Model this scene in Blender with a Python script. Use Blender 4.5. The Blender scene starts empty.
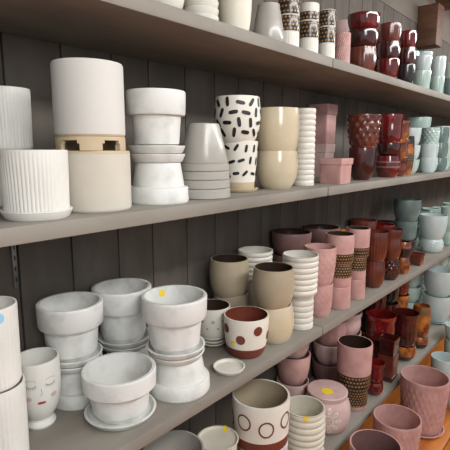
import bpy, bmesh, math, random
from mathutils import Vector, Matrix
random.seed(7)
scene = bpy.context.scene
try:
    scene.view_settings.view_transform = 'Standard'
except Exception:
    pass
COL = scene.collection
EYE = Vector((0, 0, 1.6))
Rv = Vector((.6527, -.7573, 0)).normalized()
Fv = Vector((.7474, .6442, -.1644)); Fv = (Fv - Rv * Fv.dot(Rv)).normalized()
Uv = Rv.cross(Fv).normalized()
FPX = 450.0
YF, YB = 0.80, 1.20           # shelf front edge / wall plane
SH = {1: 1.923, 2: 1.465, 3: 0.917, 4: 0.315, 0: 0.08}
TH = 0.034

def ray(u, v):
    return Rv * (u - 225) + Uv * (225 - v) + Fv * FPX
def hit(u, v, z):
    d = ray(u, v); t = (z - EYE.z) / d.z
    return EYE + d * t
def z_at(x, y, v):
    k = (225 - v) / FPX
    q = Vector((x, y, 0)) - Vector((EYE.x, EYE.y, 0))
    return EYE.z + (k * Fv.dot(q) - Uv.dot(q)) / (Uv.z - k * Fv.z)

# ------------------------------------------------------------ materials
def lin(c):
    o = []
    for a in c:
        a /= 255.0
        o.append(a / 12.92 if a <= .04045 else ((a + .055) / 1.055) ** 2.4)
    return (o[0], o[1], o[2], 1)
MATS = {}
def mat(name, c1, c2=None, rough=.4, scale=6, bump=.1, coat=0.0, lo=.35, hi=.7, stretch=None):
    if name in MATS: return MATS[name]
    m = bpy.data.materials.new(name); m.use_nodes = True
    nt = m.node_tree; nd = nt.nodes; lk = nt.links
    b = nd['Principled BSDF']; b.inputs['Roughness'].default_value = rough
    b.inputs['Coat Weight'].default_value = coat
    b.inputs['Coat Roughness'].default_value = .08
    tc = nd.new('ShaderNodeTexCoord'); src = tc.outputs['Object']
    if stretch:
        mp = nd.new('ShaderNodeMapping'); mp.inputs['Scale'].default_value = stretch
        lk.new(src, mp.inputs['Vector']); src = mp.outputs['Vector']
    n = nd.new('ShaderNodeTexNoise'); n.inputs['Scale'].default_value = scale
    n.inputs['Detail'].default_value = 6; out = n.outputs['Fac']
    lk.new(src, n.inputs['Vector'])
    r = nd.new('ShaderNodeValToRGB')
    r.color_ramp.elements[0].position = lo; r.color_ramp.elements[1].position = hi
    r.color_ramp.elements[0].color = lin(c2 or tuple(x * .9 for x in c1)); r.color_ramp.elements[1].color = lin(c1)
    lk.new(out, r.inputs['Fac']); colout = r.outputs['Color']
    lk.new(colout, b.inputs['Base Color'])
    bp = nd.new('ShaderNodeBump'); bp.inputs['Strength'].default_value = bump; bp.inputs['Distance'].default_value = .003
    lk.new(out, bp.inputs['Height']); lk.new(bp.outputs['Normal'], b.inputs['Normal'])
    MATS[name] = m
    return m

M = {}
def defm(key, words, *a, **k):
    M[key] = (mat(key, *a, **k), words)
defm('matte_white', 'matte white ceramic', (222, 220, 214), (210, 208, 201), rough=.65, scale=9)
defm('whitewash', 'whitewashed clay', (216, 216, 212), (198, 198, 193), rough=.5, scale=16, bump=.2, lo=.34, hi=.5)
defm('graywash', 'grey-white clay', (209, 209, 205), (188, 188, 183), rough=.55, scale=16, bump=.2, lo=.36, hi=.52)
defm('stoneware', 'off-white stoneware', (208, 205, 199), (200, 197, 190), rough=.7, scale=5)
defm('sand', 'pale sand-beige clay', (204, 197, 184), (194, 187, 173), rough=.75, scale=9)
defm('bisque', 'sand beige clay', (198, 180, 150), (187, 168, 137), rough=.75, scale=12)
defm('grey_gloss', 'glossy warm grey ceramic', (170, 166, 158), (156, 152, 144), rough=.32, coat=.3, scale=5)
defm('cream_gloss', 'glossy beige ceramic', (208, 194, 166), (196, 181, 153), rough=.2, coat=.6, scale=12)
defm('cream', 'cream ceramic', (220, 214, 198), (206, 199, 182), rough=.45, scale=7)
defm('ivory_rib', 'ivory ceramic', (220, 216, 206), (204, 200, 189), rough=.4, scale=8)
defm('pattern_white', 'off-white ceramic', (226, 221, 210), (218, 212, 200), rough=.4, scale=7)
defm('black_ink', 'black', (28, 26, 26), (20, 18, 18), rough=.5)
defm('grey_ink', 'grey', (96, 84, 80), (84, 74, 70), rough=.5)
defm('brown_ink', 'rust brown', (122, 60, 44), (104, 48, 36), rough=.45)
defm('taupe', 'taupe ceramic', (178, 164, 140), (162, 148, 124), rough=.45, scale=7)
defm('dark_in', 'dark brown glaze', (62, 46, 38), (44, 33, 28), rough=.3, coat=.3)
defm('pink', 'dusty pink ceramic', (196, 154, 148), (176, 132, 127), rough=.4, scale=16, lo=.3, hi=.6)
defm('pale_pink', 'pale pink ceramic', (206, 176, 172), (190, 157, 152), rough=.4, scale=16, lo=.3, hi=.6)
defm('mauve', 'dark mauve ceramic', (140, 106, 102), (112, 84, 81), rough=.4, scale=8)
defm('redbrown', 'glossy red-brown ceramic', (124, 60, 44), (80, 36, 28), rough=.25, coat=.5, scale=9)
defm('red', 'glossy deep red ceramic', (134, 28, 28), (74, 14, 14), rough=.12, coat=1, scale=12)
defm('maroon', 'glossy maroon ceramic', (82, 28, 26), (46, 16, 16), rough=.18, coat=.8, scale=12)
defm('bronze', 'bronze-black metallic glaze', (56, 42, 34), (34, 27, 24), rough=.3, coat=.4, scale=20)
defm('goldbead', 'gold', (176, 140, 94), (150, 114, 70), rough=.3, scale=20)
defm('aqua', 'pale mint ceramic', (192, 210, 201), (164, 187, 178), rough=.25, coat=.5, scale=9)
defm('skyblue', 'pale blue-white ceramic', (204, 214, 212), (182, 197, 197), rough=.3, coat=.4, scale=9)
defm('teal', 'grey sage ceramic', (122, 140, 135), (88, 106, 103), rough=.25, coat=.5, scale=9)
defm('black', 'glossy black ceramic', (44, 38, 36), (28, 24, 24), rough=.2, coat=.6)
defm('green', 'green drip-glazed ceramic', (66, 90, 62), (128, 70, 34), rough=.15, coat=.8, scale=14)
defm('amber', 'amber drip-glazed ceramic', (190, 116, 50), (96, 40, 18), rough=.15, coat=.8, scale=16, lo=.4, hi=.6)
defm('sticker', 'yellow paper', (240, 214, 50), (232, 204, 40), rough=.6)
defm('sticker_blue', 'pale blue paper', (150, 200, 226), (140, 190, 220), rough=.6)
defm('lips', 'red', (176, 50, 48), (160, 40, 40), rough=.5)
defm('orange_floor', 'orange', (206, 128, 58), (168, 92, 38), rough=.4, scale=3, stretch=(1, 8, 1))
shelf_mat = mat('weathered_grey_board', (138, 132, 122), (122, 115, 106), rough=.65, scale=3.5, bump=.15, stretch=(1, 2.5, 2.5), lo=.34, hi=.62)
wall_mat = mat('painted_dark_plank', (104, 96, 87), (86, 79, 72), rough=.75, scale=4, bump=.2, stretch=(3, 3, 1))
wood_mat = mat('brown_stained_timber', (112, 76, 52), (84, 54, 38), rough=.6, scale=5, bump=.3, stretch=(8, 1, 8))
ceil_mat = mat('ceiling_board', (136, 126, 112), (110, 100, 90), rough=.8, scale=3, stretch=(1, 8, 1))
plaster = mat('beige_wall_paint', (122, 112, 100), (102, 94, 84), rough=.8, scale=3)
metal_mat = mat('galvanised_steel', (140, 140, 138), (120, 120, 118), rough=.4, scale=20)
metal_mat.node_tree.nodes['Principled BSDF'].inputs['Metallic'].default_value = .6

# ------------------------------------------------------------ mesh helpers
def finish(bm, name, mats, angle=35):
    me = bpy.data.meshes.new(name)
    bmesh.ops.recalc_face_normals(bm, faces=bm.faces[:])
    bm.to_mesh(me); bm.free()
    for m in mats: me.materials.append(m)
    for p in me.polygons: p.use_smooth = True
    try: me.set_sharp_from_angle(angle=math.radians(angle))
    except Exception: pass
    ob = bpy.data.objects.new(name, me); COL.objects.link(ob)
    return ob

def box(bm, lo, hi, mi=0, bevel=0):
    r = bmesh.ops.create_cube(bm, size=1)
    for v in r['verts']:
        v.co = Vector([lo[i] + (v.co[i] + .5) * (hi[i] - lo[i]) for i in range(3)])
    fs = set(f for v in r['verts'] for f in v.link_faces)
    for f in fs: f.material_index = mi
    if bevel:
        es = list(set(e for v in r['verts'] for e in v.link_edges))
        bmesh.ops.bevel(bm, geom=es, offset=bevel, segments=2, affect='EDGES', profile=.5)

PROF = {
 'terracotta': [(0, .66), (.03, .68), (.56, .83), (.585, .84), (.60, .955), (.63, .985), (.95, 1.0), (.985, .995), (1, .975)],
 'invterra': [(0, .975), (.03, .995), (.06, 1), (.36, .985), (.39, .96), (.405, .86), (.70, .80), (.96, .75), (1, .73)],
 'cylinder': [(0, .90), (.025, .945), (.06, .965), (.5, .985), (.97, 1), (1, .985)],
 'straight': [(0, .955), (.02, .985), (.05, 1), (.5, 1), (.96, 1), (.985, .992), (1, .975)],
 'taper': [(0, .76), (.03, .80), (.3, .88), (.6, .94), (.97, 1), (1, .99)],
 'cup': [(0, .70), (.03, .75), (.12, .83), (.28, .90), (.5, .955), (.75, .985), (.97, 1), (1, .99)],
 'belly': [(0, .66), (.03, .71), (.12, .82), (.25, .91), (.4, .97), (.58, 1), (.75, .99), (.9, .96), (1, .94)],
 'flare': [(0, .62), (.05, .68), (.22, .86), (.40, .92), (.58, .90), (.70, .88), (.76, .90), (.84, .97), (.96, 1), (1, .99)],
 'barrel': [(0, .74), (.03, .79), (.15, .90), (.35, .98), (.5, 1), (.7, .985), (.88, .93), (.97, .88), (1, .865)],
 'bowl': [(0, .56), (.04, .60), (.12, .71), (.28, .84), (.5, .93), (.75, .985), (.97, 1), (1, .99)],
 'saucer': [(0, .86), (.12, .90), (.7, .975), (.93, 1), (1, .99)],
 'goblet': [(0, .64), (.03, .68), (.06, .65), (.09, .54), (.12, .54), (.18, .68), (.27, .83), (.40, .94), (.6, 1), (.78, 1), (.95, .985), (1, .975)],
 'vase': [(0, .88), (.04, .96), (.2, 1), (.4, .97), (.65, .86), (.9, .74), (1, .72)],
 'jar': [(0, .78), (.04, .86), (.15, .95), (.3, .99), (.45, 1), (.66, .98), (.78, .92), (.86, .84), (.9, .82), (.95, .85), (1, .85)],
 'square': [(0, .84), (.04, .87), (.74, .91), (.76, .98), (.97, 1), (1, .99)],
 'cone': [(0, .98), (.05, 1.0), (.5, .84), (.93, .67), (.98, .65), (1, .61)],
 'ringband': [(0, .96), (.10, 1), (.85, 1), (1, .95)],
}
WORDS = {'terracotta': 'thick-rimmed flower pot', 'invterra': 'thick-rimmed flower pot turned upside down', 'cylinder': 'cylindrical planter', 'straight': 'straight planter',
 'taper': 'tapered pot', 'cup': 'rounded pot', 'belly': 'round-bellied pot', 'flare': 'flared-rim pot', 'barrel': 'barrel-shaped pot', 'bowl': 'bowl planter', 'saucer': 'round saucer',
 'goblet': 'footed pot', 'vase': 'vase', 'jar': 'lidded jar pot', 'square': 'square planter',
 'cone': 'upturned flower pot', 'ringband': 'nested upturned pot'}
NAMES = {'bowl': 'bowl', 'saucer': 'plant_saucer', 'vase': 'vase', 'jar': 'jar'}
CLOSED = ('cone', 'ringband', 'invterra')
BMIN = 0.0
def rf0(kind, t):
    P = PROF[kind]
    if t <= P[0][0]: return P[0][1]
    for (a, ra), (b, rb) in zip(P, P[1:]):
        if t <= b: return ra + (rb - ra) * (t - a) / max(b - a, 1e-6)
    return P[-1][1]
def rf(kind, t):
    v = rf0(kind, t); r0 = PROF[kind][0][1]
    if BMIN > r0: v = BMIN + (1 - BMIN) * (v - r0) / (1 - r0)
    return v

def lathe_pot(kind, R, H, tex=None, n=24, th=None, bands=(), inner=0, phase=0.0):
    """one continuous pot wall: outside, lip, inside, floor"""
    th = th or max(.0035, R * .06)
    if kind == 'terracotta': th = max(th, R * .09)
    ts = [p[0] for p in PROF[kind]]
    extra = {'hrib': n * 5, 'diamond': 30, 'dots': 40, 'swirl': 20}.get(tex, 0)
    if extra: ts += [i / extra for i in range(1, extra)]
    for a, b, mi in bands: ts += [a, b]
    ts = sorted(set(round(t, 4) for t in ts if 0 <= t <= 1))
    if tex in ('vrib',): segs = n * 4
    elif tex in ('diamond', 'dots', 'swirl'): segs = max(72, n * 6)
    else: segs = 64 if R > .04 else 48
    if R < .05 and not tex: segs = 40
    rings = []   # (r, z, outer?, mat)
    def bm_idx(t):
        for a, b, mi in bands:
            if a <= t <= b: return mi
        return 0
    base_r = rf(kind, 0) * R
    rings.append((base_r * .55, .0015, False, 0)); rings.append((base_r * .97, .0, False, 0))
    for i, t in enumerate(ts): rings.append((rf(kind, t) * R, t * H, True, t))
    bm = bmesh.new()
    if kind in CLOSED:
        rt = rf(kind, 1) * R
        rings = [(rf(kind, 0) * R - th, 0, False, 0)] + rings[2:]
        rings += [(rt * .9, H, False, 0), (rt * .85, H - .003, False, 0), (rt * .3, H - .003, False, 0)]
    else:
        fl = min(max(.004, th * 1.2), H * .4)
        its = [t for t in (1, .97, .8, .6, .4, .25, .12) if t * H > fl + .002]
        if kind == 'terracotta': tin = [(t, (.74 + .15 * t) * R) for t in its]
        else: tin = [(t, max(rf(kind, t) * R - th, R * .2)) for t in its]
        for t, r in tin: rings.append((r, t * H, False, inner))
        rings.append((max(rf(kind, fl / H) * R - th * 1.3, R * .15), fl, False, inner))
    allr = []
    for (r, z, outer, mi) in rings:
        ring = []
        for s in range(segs):
            a = 2 * math.pi * s / segs + phase
            f = 1.0
            if kind == 'square':
                c = max(abs(math.cos(a - phase)), abs(math.sin(a - phase))); f = min(1 / c, 1.36)
            if outer and tex:
                t = mi
                if tex == 'vrib' and .04 < t < .95: f *= 1 - .035 * (1 - abs(math.sin((a - phase) * n / 2)))
                elif tex == 'hrib' and .02 < t < .98: f *= 1 - .07 * (1 - abs(math.sin(math.pi * t * n)) ** .6)
                elif tex == 'diamond' and .06 < t < .92:
                    k = n / 2; f *= 1 - .06 + .09 * abs(math.sin(k * (a - phase) + t * 9)) * abs(math.sin(k * (a - phase) - t * 9))
                elif tex == 'dots' and .06 < t < .92:
                    f *= 1 + .03 * max(0, math.sin(n * (a - phase)) * math.sin(t * 28))
                elif tex == 'swirl' and .05 < t < .92: f *= 1 - .03 + .03 * math.sin(n * (a - phase) + t * 7)
            ring.append(bm.verts.new((r * f * math.cos(a), r * f * math.sin(a), z)))
        allr.append((ring, z, outer, mi))
    for (ra, za, oa, ma), (rb, zb, ob_, mb) in zip(allr, allr[1:]):
        if oa and ob_: idx = bm_idx((za + zb) / 2 / H)
        elif oa and not ob_: idx = bm_idx(1.0) if kind not in CLOSED else 0
        elif not oa and ob_: idx = bm_idx(0.0)
        else: idx = mb if isinstance(mb, int) else 0
        for s in range(segs):
            f = bm.faces.new((ra[s], ra[(s + 1) % segs], rb[(s + 1) % segs], rb[s])); f.material_index = idx
    if kind in CLOSED:
        bm.faces.new(allr[0][0]); bm.faces.new(allr[-1][0])
    else:
        bm.faces.new(allr[0][0]); f = bm.faces.new(allr[-1][0]); f.material_index = inner
    return bm

def surf_pt(kind, R, H, th, z, off):
    r = rf(kind, min(max(z / H, 0), 1)) * R + off
    return Vector((r * math.cos(th), r * math.sin(th), z))

def blob(bm, kind, R, H, th0, z0, rx, rz, ang=0, mi=1, ring=0, off=.0013, power=2.0, N=20, K=3):
    """ellipse / capsule patch that follows the pot wall"""
    rows = []
    ks = [ring + (1 - ring) * i / K for i in range(K + 1)]
    for k in ks:
        row = []
        for j in range(N):
            a = 2 * math.pi * j / N
            ca, sa = math.cos(a), math.sin(a)
            px = rx * k * math.copysign(abs(ca) ** (2 / power), ca); pz = rz * k * math.copysign(abs(sa) ** (2 / power), sa)
            x = px * math.cos(ang) - pz * math.sin(ang); z = px * math.sin(ang) + pz * math.cos(ang)
            row.append(bm.verts.new(surf_pt(kind, R, H, th0 + x / R, z0 + z, off)))
            if k == 0: break
        rows.append(row)
    for a, b in zip(rows, rows[1:]):
        for j in range(N):
            j2 = (j + 1) % N
            if len(a) == 1: f = bm.faces.new((a[0], b[j], b[j2]))
            else: f = bm.faces.new((a[j], b[j], b[j2], a[j2]))
            f.material_index = mi

def stripe(bm, kind, R, H, th, pts, w, mi=1, off=.0014):
    for (x0, z0), (x1, z1) in zip(pts, pts[1:]):
        dx, dz = x1 - x0, z1 - z0; L = math.hypot(dx, dz) or 1; nx, nz = -dz / L * w / 2, dx / L * w / 2
        q = [(x0 + nx, z0 + nz), (x1 + nx, z1 + nz), (x1 - nx, z1 - nz), (x0 - nx, z0 - nz)]
        f = bm.faces.new([bm.verts.new(surf_pt(kind, R, H, th + a / R, b, off)) for a, b in q]); f.material_index = mi

SHELFWORD = {1: 'highest shelf', 2: 'upper shelf', 3: 'middle shelf', 4: 'low shelf', 0: 'orange wooden platform'}
COUNT = 0
def make_item(kind, R, H, loc, mkey, sh, onpot, o, bmin=0):
    global COUNT, BMIN
    COUNT += 1; BMIN = bmin
    main, words = M[mkey]
    mats = [main]; bands = []
    blist = list(o.get('bands', ()))
    beads = o.get('beads')
    if beads: blist.append((beads[0], beads[1], 'bronze'))
    for (a, b, k) in blist:
        mats.append(M[k][0]); bands.append((a, b, len(mats) - 1))
    inner = 0
    if 'inner' in o: mats.append(M[o['inner']][0]); inner = len(mats) - 1
    th0 = math.atan2(EYE.y - loc.y, EYE.x - loc.x)
    phase = o.get('phase', 0 if kind == 'square' else random.random())
    bm = lathe_pot(kind, R, H, tex=o.get('tex'), n=o.get('n', 24), th=o.get('th'), bands=bands, inner=inner, phase=phase)
    dec = o.get('decor')
    if beads:
        mats.append(M['goldbead'][0]); mi = len(mats) - 1
        hb = (beads[1] - beads[0]) * H
        step = max(.0115, R * .19); rows = max(2, int(hb / step)); cols = int(2 * math.pi * R / step)
        for r_ in range(rows):
            for c in range(cols):
                blob(bm, kind, R, H, 2 * math.pi * (c + .5 * (r_ % 2)) / cols, beads[0] * H + hb * (r_ + .5) / rows, step * .34, step * .28, mi=mi, N=8, K=1)
    if dec == 'dashes':
        mats.append(M['black_ink'][0]); mi = len(mats) - 1
        rnd = random.Random(o.get('seed', 3))
        rows = o.get('rows', 4); cols = 12; zlo = o.get('zlo', .15)
        for r_ in range(rows):
            for c in range(cols):
                a = 2 * math.pi * (c + .5 * (r_ % 2) + rnd.uniform(-.06, .06)) / cols
                blob(bm, kind, R, H, a, H * (zlo + (.86 - zlo) * r_ / (rows - 1)) + rnd.uniform(-.015, .015) * H, R * .2, R * .08, ang=rnd.choice([.2, .8, 1.4, 1.57, 2.3, 2.9]) + rnd.uniform(-.2, .2), mi=mi, N=16, power=3.2)
    elif dec == 'discs':
        mats.append(M['brown_ink'][0]); mi = len(mats) - 1
        for c in range(8):
            a = th0 + 2 * math.pi * c / 8 - .25; zz = H * (.74 if c % 2 else .53)
            blob(bm, kind, R, H, a, zz, R * .21, R * .21, mi=mi)
    elif dec == 'rings':
        mats.append(M['brown_ink'][0]); mi = len(mats) - 1
        for c in range(8):
            blob(bm, kind, R, H, th0 + 2 * math.pi * c / 8 + .2, H * (.64 if c % 2 else .55), R * .27, R * .29, mi=mi, ring=.80)
    elif dec == 'dotface':
        mats.append(M['taupe'][0]); mi = len(mats) - 1
        for c in range(10):
            blob(bm, kind, R, H, th0 + 2 * math.pi * c / 10, H * .6, R * .1, R * .1, mi=mi)
            blob(bm, kind, R, H, th0 + .3 + 2 * math.pi * c / 10, H * .35, R * .07, R * .07, mi=mi)
    elif dec == 'petals':
        mats.append(M['pattern_white'][0]); mi = len(mats) - 1
        for c in range(9):
            a = th0 + .05; an = 2 * math.pi * c / 9
            blob(bm, kind, R, H, a + math.cos(an) * .44, H * .48 + math.sin(an) * R * .42, R * .14, R * .07, ang=an, mi=mi, N=12, ring=.55, K=1, off=.003)
        blob(bm, kind, R, H, th0 + .05, H * .48, R * .26, R * .26, mi=mi, ring=.82, K=1, off=.003)
        for sx in (-1, 1): stripe(bm, kind, R, H, th0 + .05, [(sx * R * .05, H * .52), (sx * R * .14, H * .52)], .003, mi, off=.003)
    if dec == 'face':
        mats.append(M['grey_ink'][0]); mk = len(mats) - 1; mats.append(M['lips'][0]); ml = len(mats) - 1
        mats.append(M['pale_pink'][0]); mc = len(mats) - 1
        tf = th0 + .1
        for sx in (-1, 1):
            c0 = sx * R * .42; zc = H * .72
            arc = [(c0 + R * .20 * math.cos(math.pi + math.pi * i / 8), zc + R * .11 * math.sin(math.pi + math.pi * i / 8)) for i in range(9)]
            stripe(bm, kind, R, H, tf, arc, .0010, mk)
            for i in range(1, 8):
                x, z = arc[i]; stripe(bm, kind, R, H, tf, [(x, z), (x + (i - 4) * .001, z - R * .11)], .0007, mk)
            brow = [(c0 + R * .22 * math.cos(math.pi * i / 8), zc + R * .15 + R * .08 * math.sin(math.pi * i / 8)) for i in range(9)]
            stripe(bm, kind, R, H, tf, brow, .0007, mk)
            blob(bm, kind, R, H, tf + sx * .58, H * .52, R * .16, R * .12, mi=mc, off=.0008)
        stripe(bm, kind, R, H, tf, [(0, H * .66), (R * .03, H * .58), (-R * .05, H * .565), (-R * .0, H * .56)], .0008, mk)
        blob(bm, kind, R, H, tf - .06, H * .45, R * .13, R * .06, mi=ml, off=.0016)
        blob(bm, kind, R, H, tf + .06, H * .45, R * .13, R * .06, mi=ml, off=.0018)
    name = o.get('name', NAMES.get(kind, 'flower_pot'))
    ob = finish(bm, name, mats)
    ob.location = loc
    tex = {'vrib': 'fluted ', 'hrib': 'ribbed ', 'diamond': 'diamond-textured ', 'dots': 'hobnail ', 'swirl': 'swirled '}.get(o.get('tex'), '')
    where = onpot or ('on ' + SHELFWORD[sh])
    deco = {'dashes': ' with black dashes', 'discs': ' with rust dots', 'rings': ' with ring outlines', 'dotface': ' with taupe dots', 'petals': ' with embossed flower'}.get(dec, '')
    if beads: deco = ' with gold-beaded band'
    lab = o.get('label') or f"{tex}{words} {WORDS[kind]}{deco} {where}"
    if len(lab.split()) > 12: lab = f"{tex}{words} {WORDS[kind]}{deco}"
    ob['label'] = ' '.join(lab.split()[:12])
    ob['category'] = o.get('cat', {'saucer': 'saucer', 'bowl': 'bowl', 'vase': 'vase', 'jar': 'jar'}.get(kind, 'plant pot'))
    ob['group'] = f"{words.split(' ceramic')[0]} {ob['category']}s on {SHELFWORD[sh]}"
    if 'lid' in o:
        b2 = bmesh.new(); N = 48; rr = rf(kind, 1) * R
        prof = [(rr * .2, H + .0006), (rr * 1.0, H + .0006), (rr * 1.02, H + .004), (rr * .98, H + .008), (rr * .6, H + .0095), (rr * .1, H + .010)]
        rs = []
        for r, z in prof: rs.append([b2.verts.new((r * math.cos(2 * math.pi * j / N), r * math.sin(2 * math.pi * j / N), z)) for j in range(N)])
        for a_, b_ in zip(rs, rs[1:]):
            for j in range(N): b2.faces.new((a_[j], a_[(j + 1) % N], b_[(j + 1) % N], b_[j]))
        b2.faces.new(rs[0]); b2.faces.new(rs[-1])
        s = finish(b2, 'lid', [main]); s.parent = ob
        b2 = bmesh.new(); c0 = Vector((math.cos(th0) * rr * .25, math.sin(th0) * rr * .25, 0)); rs_ = rr * .30
        top = [b2.verts.new(c0 + Vector((rs_ * math.cos(j * .3142), rs_ * math.sin(j * .3142), H + .0106))) for j in range(20)]
        bot = [b2.verts.new(v.co - Vector((0, 0, .0006))) for v in top]
        b2.faces.new(top); b2.faces.new(bot)
        for j in range(20): b2.faces.new((top[j], top[(j + 1) % 20], bot[(j + 1) % 20], bot[j]))
        s = finish(b2, 'price_sticker', [M['sticker'][0]]); s.parent = ob; s['label'] = 'yellow round price sticker on the lid'
    if 'sticker' in o:
        sk, da, tz, side = o['sticker']
        b2 = bmesh.new()
        off = .0018 if side == 'out' else -(max(.0035, R * .06) if kind != 'terracotta' else R * .115) - .0016
        blob(b2, kind, R, H, th0 + da, H * tz, o.get('ssize', .011), o.get('ssize', .011), mi=0, off=off)
        s = finish(b2, 'price_sticker', [M[sk][0]]); s.parent = ob
        s['label'] = M[sk][1] + ' round price sticker'
    if 'stand' in o:      # unglazed ring stand with notched openings
        b3 = bmesh.new(); sh_h = o['stand']; N = 100
        def arc(r0, r1, z0, z1, i0, i1):
            vs = []
            full = (i1 - i0) == N
            for i in range(i0, i1 + (0 if full else 1)):
                a = 2 * math.pi * i / N + th0
                c, s_ = math.cos(a), math.sin(a)
                vs.append([b3.verts.new((r0 * c, r0 * s_, z0)), b3.verts.new((r1 * c, r1 * s_, z0)), b3.verts.new((r1 * c, r1 * s_, z1)), b3.verts.new((r0 * c, r0 * s_, z1))])
            pr = list(zip(vs, vs[1:])) + ([(vs[-1], vs[0])] if full else [])
            for a_, b_ in pr:
                for q in range(4): b3.faces.new((a_[q], a_[(q + 1) % 4], b_[(q + 1) % 4], b_[q]))
            if not full: b3.faces.new(vs[0]); b3.faces.new(vs[-1])
        arc(R * .86, R * .99, -sh_h * .28, -.0005, 0, 100)
        for k in range(5):
            c = k * 20 - 5
            arc(R * .88, R * .99, -sh_h, -sh_h * .28, c, c + 10)
            arc(R * .88, R * .99, -sh_h * .5, -sh_h * .28, c - 1, c); arc(R * .88, R * .99, -sh_h * .5, -sh_h * .28, c + 10, c + 11)
        s = finish(b3, 'stand', [M['bisque'][0]]); s.parent = ob; s['label'] = 'sand beige unglazed ring stand with notched openings'
    BMIN = 0.0
    return ob

PLACED = {k: [] for k in SH}
SKIPPED = []
def S(sh, u, vb, items, m=None, opt=False, wc=None):
    """stack: base pixel -> point on the shelf plane, then items upwards"""
    global BMIN
    zs = SH[sh]
    ca = math.cos(math.atan((u - 225) / FPX))
    wmax = max(i[1] for i in items); w0 = items[0][1]
    def solve(y):
        lo, hi = -1, 9
        for _k in range(36):
            mid = (lo + hi) / 2; q = Vector((mid, y, zs)) - EYE
            if 225 + FPX * q.dot(Rv) / q.dot(Fv) < u: lo = mid
            else: hi = mid
        dep = (Vector((mid, y, zs)) - EYE).dot(Fv)
        return mid, wmax / 2 * dep * ca / FPX * (1.2 if items[0][0] == 'square' else 1.0), dep
    if vb is None:
        y0 = YF + (m or .02) + solve(.88)[1]
    else:
        p = hit(u, vb, zs); hd = Vector((p.x, p.y, 0)).normalized()
        dep = (p - EYE).dot(Fv); y0 = p.y + hd.y * w0 / 2 * dep * ca / FPX
    best = None
    for k in range(0, 90):
        for sg in ((1, -1) if k else (1,)):
            y = y0 + sg * k * .004
            x, rm, dep = solve(y)
            rc = rm * (max(wc / wmax, .74 if sh == 3 and u < 200 else .93) if wc else 1)
            if items[0][0] == 'square' and wc: rc = rm * .8
            if opt: rc = rm * 1.03
            if sh:
                if y - rm < YF + .003 or y + rm > YB - .005: continue
            elif y + rm > YF - .01: continue
            if any(math.hypot(x - a, y - b) < rc + c + .001 for a, b, c in PLACED[sh]): continue
            best = (x, y, rc, k); break
        if best: break
    if not best or (opt and best[3] > 24):
        if not opt: SKIPPED.append((sh, u))
        return
    c = Vector((best[0], best[1], zs)); PLACED[sh].append(best[:3])
    hd = Vector((c.x, c.y, 0)).normalized()
    z = zs; prevRin = None; prevkind = None; prevH = 0
    for i, it in enumerate(items):
        kind, w, vt, mk = it[:4]; o = it[4] if len(it) > 4 else {}
        cc = c.copy()
        dep = (Vector((cc.x, cc.y, z)) - EYE).dot(Fv)
        R = w / 2 * dep * ca / FPX
        top = i == len(items) - 1
        if 'u' in o:
            q = Vector((c.x, c.y, z)) - EYE
            lim = .14 * R if prevkind != 'saucer' else .03 * R
            if prevkind is None: lim = .03 * R
            cc.x = c.x + max(-lim, min(lim, (o['u'] - (225 + FPX * q.dot(Rv) / q.dot(Fv))) * dep / FPX))
            c.x = cc.x
        if kind == 'saucer' and 'h' in o: ztop = z + o['h']
        elif vt is None: ztop = z + o['hm'] + o.get('stand', 0)
        else:
            sgn = (1 if vt > 150 else -1) if top else -1
            e = Vector((cc.x, cc.y, 0)) + hd * (R * rf(kind, 1) * sgn)
            ztop = z_at(e.x, e.y, vt)
        gap = o.get('stand', 0)
        vis = max(ztop - z - gap, .012); s = 0; bmin = 0
        if prevRin and kind not in CLOSED and kind != 'saucer' and 'stand' not in o and not o.get('nosink'):
            lim = min(.2 * prevH, .012); r0 = PROF[kind][0][1]
            for bmin in (0, r0 + .06, r0 + .12):
                if bmin > .97: bmin = .97
                BMIN = bmin; s = 0; ok = False
                while s <= lim:
                    if rf(kind, s / (vis + s)) * R >= prevRin - .0012: ok = True; break
                    s += .001
                BMIN = 0
                if ok: break
            s = max(0, s - .001) if ok else min(.004, lim)
        H = vis + s
        onpot = None
        if i: onpot = 'in its saucer' if prevkind == 'saucer' and kind != 'saucer' else 'stacked on another pot'
        make_item(kind, R, H, Vector((cc.x, cc.y, z - s + gap + .0004)), mk, sh, onpot, o, bmin)
        th = max(.0035, R * .06)
        if kind == 'saucer':
            fl = min(max(.004, th * 1.2), H * .4)
            if i + 1 < len(items) and items[i + 1][0] == 'saucer': z = z + H + .0008
            else: z = z + fl + .0008
            prevRin = None
        else:
            z = z + gap + vis + .0005
            BMIN = bmin
            prevRin = (R * .88 if kind == 'terracotta' else rf(kind, 1) * R - th) if kind not in CLOSED else None
            BMIN = 0.0
            prevH = H - max(.004, th * 1.3)
        prevkind = kind

# ------------------------------------------------------------ setting
def struct(ob, **k):
    ob['kind'] = 'structure'
bm = bmesh.new(); x = -1.2; i = 0
while x < 8.0:
    w = .158 + .014 * math.sin(i * 2.3); box(bm, (x, YB, 0), (x + w - .005, YB + .02, 2.50), bevel=.0025); x += w; i += 1
box(bm, (-1.2, YB + .02, 0), (8.0, YB + .04, 2.50))
struct(finish(bm, 'wall_back', [wall_mat]))
bm = bmesh.new(); box(bm, (-1.2, YB, 2.502), (8.0, YB + .04, 2.79)); struct(finish(bm, 'trim_1', [plaster]))
bm = bmesh.new(); box(bm, (-3, -4, -.05), (8.1, YB + .04, 0)); struct(finish(bm, 'floor', [M['orange_floor'][0]]))
bm = bmesh.new(); box(bm, (-3, -4, 2.8), (8.1, YB + .04, 2.85)); struct(finish(bm, 'ceiling', [ceil_mat]))
bm = bmesh.new(); box(bm, (8.0, -4, 0), (8.1, YB + .04, 2.79)); struct(finish(bm, 'wall_right', [plaster]))
bm = bmesh.new()
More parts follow.
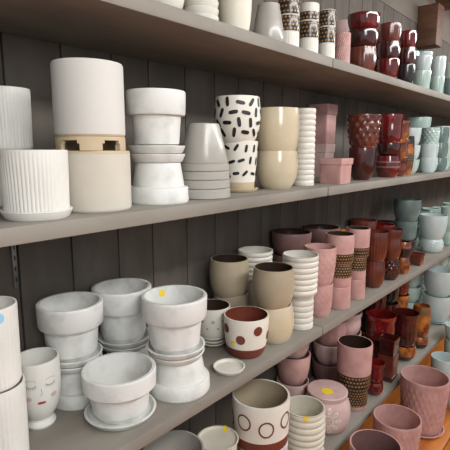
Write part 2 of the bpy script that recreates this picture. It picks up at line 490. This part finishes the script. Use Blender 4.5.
for k in range(6): box(bm, (1.2, .0 + k * .13, .05), (5.6, .125 + k * .13, .08), bevel=.002)
for bx in (1.3, 3.3, 5.3): box(bm, (bx, 0, .001), (bx + .06, .775, .0495))
ob = finish(bm, 'display_platform', [M['orange_floor'][0]]); ob['label'] = 'low orange stained wooden plank platform on the floor'; ob['category'] = 'platform'

joint = 1.517
spans = [(-.95, joint - .003), (joint + .003, joint + 2.44), (joint + 2.446, joint + 4.9)]
for lvl in (1, 2, 3, 4):
    for a, b in spans:
        bm = bmesh.new(); box(bm, (a, YF, SH[lvl] - TH), (b, YB - .001, SH[lvl]), bevel=.003)
        ob = finish(bm, 'shelf_board', [shelf_mat])
        ob['label'] = 'long weathered grey wooden shelf board on plank wall'; ob['category'] = 'shelf'; ob['group'] = 'grey shelf boards on the plank wall'
bm = bmesh.new(); xx = .515; ztop = SH[2] - TH - .002
box(bm, (xx, YB - .008, ztop - .20), (xx + .012, YB - .001, ztop), bevel=.001)
for k in range(6): box(bm, (xx + .004, YB - .0092, ztop - .18 + k * .03), (xx + .008, YB - .0078, ztop - .168 + k * .03), mi=1)
ob = finish(bm, 'shelf_standard', [metal_mat, M['black_ink'][0]])
ob['label'] = 'slotted steel shelf standard screwed to plank wall'; ob['category'] = 'shelf rail'
bm = bmesh.new(); box(bm, (3.52, 1.06, 2.34), (3.66, YB - .001, 2.62), bevel=.006)
ob = finish(bm, 'timber_block', [wood_mat]); ob['label'] = 'brown stained timber block fixed high on plank wall'; ob['category'] = 'wood block'
for k in range(5):
    bm = bmesh.new(); xb = 3.9 + k * .8; box(bm, (xb, -3.5, 2.68), (xb + .09, YB - .001, 2.799), bevel=.004)
    ob = finish(bm, 'ceiling_joist', [wood_mat]); ob['label'] = 'dark stained timber joist running under the ceiling boards'; ob['category'] = 'beam'; ob['group'] = 'ceiling joists'

# ------------------------------------------------------------ highest shelf
SA = {'h': .018}
S(1, 163, None, [('bowl', 44, -12, 'ivory_rib'), ('bowl', 44, -26, 'ivory_rib')])
S(1, 201, None, [('saucer', 36, 14, 'ivory_rib', SA), ('saucer', 36, 6, 'ivory_rib', SA), ('saucer', 36, -2, 'ivory_rib', SA), ('saucer', 36, -8, 'ivory_rib', SA)])
S(1, 235, None, [('cup', 34, -18, 'cream')])
S(1, 268, None, [('vase', 31, 2, 'grey_gloss')])
B = {'beads': (.04, .96)}
S(1, 288, None, [('straight', 22, 31, 'ivory_rib', {'tex': 'vrib'}), ('straight', 22, 14, 'ivory_rib', B), ('straight', 22, -3, 'ivory_rib', B)])
S(1, 308, None, [('straight', 20, 38, 'ivory_rib', {'tex': 'vrib'}), ('straight', 20, 20, 'ivory_rib', B), ('straight', 20, 2, 'ivory_rib', {'beads': (.04, .5)})])
S(1, 326, None, [('straight', 17, 43, 'ivory_rib', {'tex': 'vrib'}), ('straight', 17, 26, 'ivory_rib', B), ('straight', 17, 9, 'ivory_rib', B)])
S(1, 342, None, [('straight', 15, 46, 'pink', {'tex': 'diamond'}), ('straight', 15, 32, 'pink', {'tex': 'diamond'})])
S(1, 361, None, [('belly', 29, 46, 'redbrown', {'tex': 'vrib', 'n': 16}), ('bowl', 31, 28, 'maroon'), ('bowl', 33, 11, 'red', {'tex': 'vrib', 'n': 16})], wc=29)
S(1, 387, None, [('bowl', 23, 58, 'red'), ('belly', 23, 41, 'maroon'), ('bowl', 24, 22, 'redbrown', {'tex': 'vrib', 'n': 16})], wc=21)
S(1, 405, None, [('bowl', 18, 64, 'black'), ('belly', 18, 47, 'maroon'), ('bowl', 18, 30, 'red')], wc=16)
S(1, 421, None, [('cup', 18, 70, 'aqua', {'tex': 'vrib'}), ('bowl', 18, 55, 'skyblue')])
S(1, 436, None, [('cup', 15, 76, 'aqua'), ('cup', 15, 56, 'skyblue')])
S(1, 449, None, [('cup', 13, 78, 'teal'), ('cup', 13, 62, 'aqua')])

# ------------------------------------------------------------ upper shelf
S(2, 38, 222, [('saucer', 73, 200, 'matte_white', {'h': .018}), ('cylinder', 69, 150, 'matte_white', {'tex': 'vrib', 'n': 52})])
S(2, 14, 206, [('cylinder', 46, 150, 'matte_white', {'tex': 'vrib', 'n': 44}), ('cylinder', 50, 86, 'matte_white', {'tex': 'vrib', 'n': 44, 'nosink': 1})])
S(2, 97, 213, [('straight', 71, 151, 'sand', {'bands': [(.95, 1, 'bisque')], 'inner': 'bisque'}),
               ('straight', 70, 58, 'stoneware', {'stand': .030, 'u': 91, 'bands': [(0, .03, 'bisque')]})])
S(2, 159, 205, [('invterra', 60, 163, 'whitewash'), ('saucer', 55, 150, 'whitewash', {'h': .021}),
                ('saucer', 57, 136, 'whitewash', {'h': .02, 'u': 154}), ('terracotta', 59, 88, 'whitewash')])
S(2, 204, 200, [('ringband', 53, 190, 'grey_gloss'), ('ringband', 52, 181, 'grey_gloss'), ('ringband', 51, 172, 'grey_gloss'), ('ringband', 50, 164, 'grey_gloss'), ('cone', 48, 123, 'grey_gloss')])
S(2, 239, 193, [('saucer', 38, 186, 'bisque', {'h': .012}), ('taper', 37, 141, 'pattern_white', {'decor': 'dashes', 'seed': 5, 'zlo': .34, 'rows': 3, 'bands': [(0, .17, 'bisque')]}),
                ('belly', 46, 95, 'pattern_white', {'decor': 'dashes', 'u': 230, 'zlo': .22, 'rows': 4})], wc=41)
S(2, 276, 190, [('belly', 42, 151, 'cream_gloss'), ('belly', 44, 107, 'cream_gloss')], wc=41)
S(2, 303, 186, [('straight', 22, 149, 'ivory_rib', {'tex': 'hrib', 'n': 7}), ('straight', 22, 108, 'ivory_rib', {'tex': 'hrib', 'n': 7})])
S(2, 335, 186, [('square', 27, 158, 'pink', {'inner': 'mauve'})], wc=15)
S(2, 361, 181, [('bowl', 29, 148, 'maroon'), ('bowl', 34, 114, 'redbrown', {'tex': 'diamond', 'n': 12})], wc=32)
S(2, 387, 178, [('belly', 25, 156, 'red', {'bands': [(.45, .53, 'mauve'), (.68, .76, 'mauve')]}), ('bowl', 25, 143, 'maroon'), ('flare', 27, 114, 'red')], wc=26)
S(2, 321, 172, [('square', 20, 144, 'pale_pink'), ('square', 22, 104, 'pink')], wc=13)
S(2, 404, 175, [('barrel', 18, 136, 'amber', {'beads': (.3, .55), 'bands': [(.8, 1, 'black')]})], wc=18)
S(2, 415, 171, [('cup', 23, 150, 'aqua'), ('bowl', 25, 134, 'skyblue'), ('bowl', 26, 117, 'aqua')], wc=22)
S(2, 427, 173, [('cup', 17, 158, 'skyblue'), ('taper', 17, 144, 'skyblue', {'tex': 'vrib'})])
S(2, 440, 170, [('cup', 20, 148, 'aqua', {'tex': 'vrib'}), ('bowl', 22, 126, 'skyblue')])
S(2, 452, 168, [('cup', 18, 150, 'teal'), ('cup', 18, 134, 'aqua')])

# ------------------------------------------------------------ middle shelf
S(3, 41, 434, [('goblet', 46, 348, 'matte_white', {'decor': 'face', 'label': 'white footed pot painted with closed-eye face and red lips', 'name': 'face_pot'})], wc=34)
S(3, 2, 480, [('cylinder', 60, 396, 'matte_white', {'tex': 'vrib', 'n': 40}), ('cylinder', 58, 297, 'matte_white', {'tex': 'vrib', 'n': 36, 'nosink': 1, 'sticker': ('sticker_blue', .3, .9, 'out')})], wc=52)
S(3, 121, 433, [('saucer', 72, 405, 'graywash', {'h': .017}), ('terracotta', 74, 352, 'whitewash')], wc=66)
S(3, 179, 403, [('invterra', 62, 365, 'whitewash'), ('saucer', 56, 355, 'whitewash', {'h': .018, 'u': 176}), ('saucer', 59, 345, 'whitewash', {'h': .018, 'u': 173}),
                ('terracotta', 65, 285, 'whitewash', {'u': 171, 'sticker': ('sticker', 3.6, .88, 'in')})], wc=60)
S(3, 79, 410, [('invterra', 58, 372, 'graywash'), ('saucer', 56, 362, 'graywash', {'h': .018, 'u': 75}), ('saucer', 59, 350, 'graywash', {'h': .018, 'u': 70}), ('terracotta', 66, 292, 'graywash', {'u': 66})], wc=50)
S(3, 129, 375, [('invterra', 54, 352, 'graywash'), ('saucer', 51, 343, 'graywash', {'h': .017, 'u': 124}), ('saucer', 54, 334, 'graywash', {'h': .018, 'u': 123}), ('terracotta', 59, 278, 'graywash', {'u': 122})], wc=48)
S(3, 229, 381, [('saucer', 32, 360, 'ivory_rib', {'h': .013})])
S(3, 246, 362, [('cup', 45, 306, 'pattern_white', {'decor': 'discs', 'inner': 'brown_ink', 'bands': [(0, .26, 'brown_ink')], 'sticker': ('sticker', -.6, .42, 'out'), 'ssize': .008})])
S(3, 213, 371, [('bowl', 28, 362, 'ivory_rib'), ('bowl', 29, 353, 'ivory_rib'), ('bowl', 29, 342, 'ivory_rib'), ('cup', 35, 299, 'ivory_rib', {'decor': 'dotface', 'inner': 'dark_in'})], wc=28)
S(3, 274, 348, [('barrel', 39, 309, 'cream_gloss'), ('belly', 42, 262, 'taupe', {'inner': 'dark_in', 'u': 268})])
S(3, 231, 332, [('cup', 34, 297, 'taupe'), ('belly', 39, 254, 'taupe', {'inner': 'dark_in', 'u': 226})])
S(3, 300, 332, [('straight', 26, 296, 'ivory_rib', {'tex': 'hrib', 'n': 6}), ('cylinder', 36, 250, 'ivory_rib', {'tex': 'hrib', 'n': 7, 'u': 292})], wc=30)
S(3, 256, 318, [('cup', 32, 282, 'cream'), ('cylinder', 35, 246, 'ivory_rib', {'tex': 'hrib', 'n': 6, 'u': 252})])
S(3, 319, 319, [('cup', 26, 286, 'pink', {'tex': 'dots', 'n': 14}), ('cup', 32, 243, 'pink', {'tex': 'dots', 'n': 14, 'u': 313})], wc=27)
BB = {'beads': (.4, .97)}
S(3, 338, 310, [('straight', 24, 288, 'pink'), ('straight', 24, 264, 'pink', BB), ('cylinder', 29, 231, 'pink', {'beads': (.02, .35), 'inner': 'dark_in', 'u': 331})], wc=25)
S(3, 355, 300, [('straight', 19, 280, 'pink'), ('straight', 19, 258, 'pink', BB), ('cylinder', 24, 226, 'pink', {'beads': (.02, .35), 'inner': 'dark_in'})], wc=20)
S(3, 373, 291, [('belly', 22, 262, 'redbrown', {'tex': 'vrib', 'n': 16}), ('bowl', 26, 229, 'redbrown', {'tex': 'vrib'})], wc=22)
S(3, 389, 284, [('belly', 21, 260, 'maroon', {'tex': 'diamond', 'n': 10}), ('flare', 22, 227, 'redbrown')], wc=19)
S(3, 402, 277, [('barrel', 15, 258, 'amber'), ('barrel', 16, 240, 'black', {'bands': [(.6, 1, 'amber')]})], wc=14)
S(3, 416, 271, [('square', 14, 252, 'redbrown')], wc=10)
S(3, 431, 263, [('barrel', 24, 240, 'skyblue', {'tex': 'dots', 'n': 8}), ('bowl', 29, 213, 'skyblue')], wc=24)
S(3, 448, 252, [('cup', 19, 232, 'aqua', {'tex': 'vrib'}), ('bowl', 20, 206, 'aqua')])
S(3, 290, 292, [('bowl', 38, 278, 'mauve'), ('bowl', 38, 258, 'mauve'), ('bowl', 40, 228, 'mauve', {'inner': 'dark_in'})], wc=32)
S(3, 320, 280, [('bowl', 34, 262, 'mauve'), ('bowl', 34, 246, 'mauve'), ('bowl', 36, 224, 'mauve', {'inner': 'dark_in'})], wc=30)
S(3, 361, 262, [('bowl', 26, 245, 'maroon'), ('bowl', 27, 218, 'redbrown')], wc=22)
S(3, 404, 255, [('cup', 23, 240, 'black'), ('cup', 23, 222, 'teal'), ('bowl', 28, 198, 'teal')], wc=20)
S(3, 384, 252, [('bowl', 18, 240, 'maroon'), ('bowl', 18, 220, 'black')], wc=15)

# ------------------------------------------------------------ low shelf
S(4, 326, 442, [('jar', 47, 381, 'pale_pink', {'decor': 'petals', 'lid': 1})])
S(4, 353, 426, [('straight', 28, 390, 'pink', {'beads': (.2, 1)}), ('cylinder', 35, 335, 'pink', {'inner': 'dark_in', 'beads': (0, .34), 'u': 344})], wc=31)
S(4, 262, None, [('cup', 50, 452, 'graywash'), ('cylinder', 57, 379, 'pattern_white', {'decor': 'rings', 'bands': [(0, .24, 'brown_ink')], 'inner': 'taupe', 'th': .007, 'u': 257})], m=.02, wc=51)
S(4, 303, 520, [('taper', 42, 474, 'cream'), ('barrel', 43, 396, 'cream', {'tex': 'hrib', 'n': 7, 'sticker': ('sticker', .1, .98, 'out')})], wc=38)
S(4, 175, None, [('cup', 56, None, 'graywash', {'hm': .15}), ('bowl', 60, None, 'grey_gloss', {'hm': .10}), ('bowl', 62, 430, 'grey_gloss')], m=.06)
S(4, 218, None, [('cup', 38, None, 'cream', {'hm': .13}), ('cup', 38, None, 'cream', {'hm': .13}), ('bowl', 42, 427, 'cream', {'sticker': ('sticker', 2.7, .75, 'in')})], m=.10)
S(4, 374, 410, [('barrel', 18, 384, 'red'), ('flare', 19, 358, 'red')], wc=17)
S(4, 387, 400, [('square', 17, 378, 'maroon'), ('square', 17, 356, 'redbrown'), ('square', 17, 334, 'maroon')], wc=13)
S(4, 403, 384, [('belly', 25, 348, 'amber', {'bands': [(0, .35, 'maroon')]}), ('flare', 27, 308, 'maroon', {'tex': 'vrib', 'n': 16})], wc=24)
S(4, 419, 368, [('barrel', 18, 338, 'amber', {'bands': [(0, .4, 'black')]}), ('barrel', 19, 303, 'amber', {'bands': [(.75, 1, 'green')]})], wc=17)
S(4, 436, 352, [('cup', 28, 330, 'aqua'), ('bowl', 30, 298, 'skyblue'), ('bowl', 32, 266, 'skyblue')], wc=28)
S(4, 452, 338, [('barrel', 17, 312, 'green'), ('barrel', 17, 288, 'teal')])
S(4, 292, 426, [('cup', 32, None, 'pale_pink', {'hm': .16}), ('bowl', 34, None, 'pink', {'hm': .14}), ('bowl', 34, None, 'pale_pink', {'hm': .13})], wc=32)
S(4, 378, 372, [('belly', 29, 344, 'maroon', {'tex': 'diamond', 'n': 10}), ('flare', 31, 309, 'red')], wc=29)

# ------------------------------------------------------------ back rows, only where there is room
rnd = random.Random(11)
def palette(u):
    if u < 345: return ['mauve', 'pink', 'pale_pink']
    if u < 398: return ['maroon', 'red', 'redbrown', 'black', 'amber']
    return ['aqua', 'skyblue', 'teal', 'aqua', 'skyblue']
for sh, us, n, hm in ((4, (310, 328, 344, 358, 370, 384, 396, 408, 418, 428, 438, 448), 3, .13), (3, (305, 335, 350, 366, 380, 394, 408, 418, 428, 438, 448), 3, .08),
                      (2, (396, 408, 418, 428, 438, 448), 3, .09), (1, (344, 360, 376, 392, 406, 420, 432, 444), 3, .10)):
    sb = {4: .76, 3: .45, 2: .095, 1: 0}[sh]
    for u in us:
        w = max(14, 38 - (u - 300) * .155); pl = palette(u); k = rnd.choice(pl)
        knd = rnd.choice(['bowl', 'flare', 'belly', 'bowl']); tx = rnd.choice([None, None, 'vrib', 'diamond'])
        st = [(knd, w, None, k if rnd.random() < .7 else rnd.choice(pl), {'hm': hm * rnd.uniform(.85, 1.1), 'tex': tx, 'n': 12}) for _ in range(n)]
        if sh == 1: S(1, u, None, st, m=.22, opt=True)
        else: S(sh, u, 150 + (sb + .03) * (618 - u), st, opt=True)
# ------------------------------------------------------------ floor planters
S(0, 421, 430, [('saucer', 46, None, 'pink', {'h': .02}), ('taper', 49, 366, 'pink', {'tex': 'dots', 'n': 26})])
S(0, 394, 478, [('saucer', 44, None, 'pink', {'h': .02}), ('taper', 48, 405, 'pink', {'tex': 'dots', 'n': 26})])
S(0, 372, 520, [('cylinder', 52, 430, 'pink', {'inner': 'mauve'})])
S(0, 442, 392, [('cup', 27, 352, 'skyblue')])
S(0, 452, 366, [('cup', 20, 342, 'aqua'), ('bowl', 22, 322, 'skyblue')])
S(0, 453, 412, [('bowl', 24, 380, 'aqua')])
S(0, 437, 368, [('cup', 18, 346, 'skyblue')], opt=True)
# ------------------------------------------------------------ light + camera
def area(name, loc, tgt, size, e, col=(1, 1, 1)):
    L = bpy.data.lights.new(name, 'AREA'); L.shape = 'RECTANGLE'; L.size = size[0]; L.size_y = size[1]; L.energy = e; L.color = col
    ob = bpy.data.objects.new(name, L); COL.objects.link(ob); ob.location = loc
    ob.rotation_euler = (Vector(tgt) - Vector(loc)).to_track_quat('-Z', 'Y').to_euler()
area('added_area_light', (1.6, -.9, 2.75), (1.6, .9, 1.1), (4.5, .4), 105, (1, 1, .99))  # soft area lights added to light the shelves, not room lamps
area('added_area_light', (-.6, -1.6, 2.3), (.8, 1, 1.0), (.9, .9), 26, (.97, .99, 1))  # added soft light from behind the camera, no lamp there
area('added_area_light', (5.2, -.6, 2.6), (4.4, .9, 1.1), (2.4, .4), 60, (1, 1, .99))  # added soft light aimed at the far end of the shelves
w = bpy.data.worlds.new('World'); scene.world = w; w.use_nodes = True
w.node_tree.nodes['Background'].inputs[0].default_value = (.95, .98, 1, 1)
w.node_tree.nodes['Background'].inputs[1].default_value = .56
cd = bpy.data.cameras.new('camera'); cam = bpy.data.objects.new('camera', cd); COL.objects.link(cam)
cd.sensor_width = 36; cd.lens = 36; cd.clip_start = .02
mw = Matrix((( Rv.x, Uv.x, -Fv.x, EYE.x), (Rv.y, Uv.y, -Fv.y, EYE.y), (Rv.z, Uv.z, -Fv.z, EYE.z), (0, 0, 0, 1)))
cam.matrix_world = mw
scene.camera = cam
print('items', COUNT, 'skipped', SKIPPED)
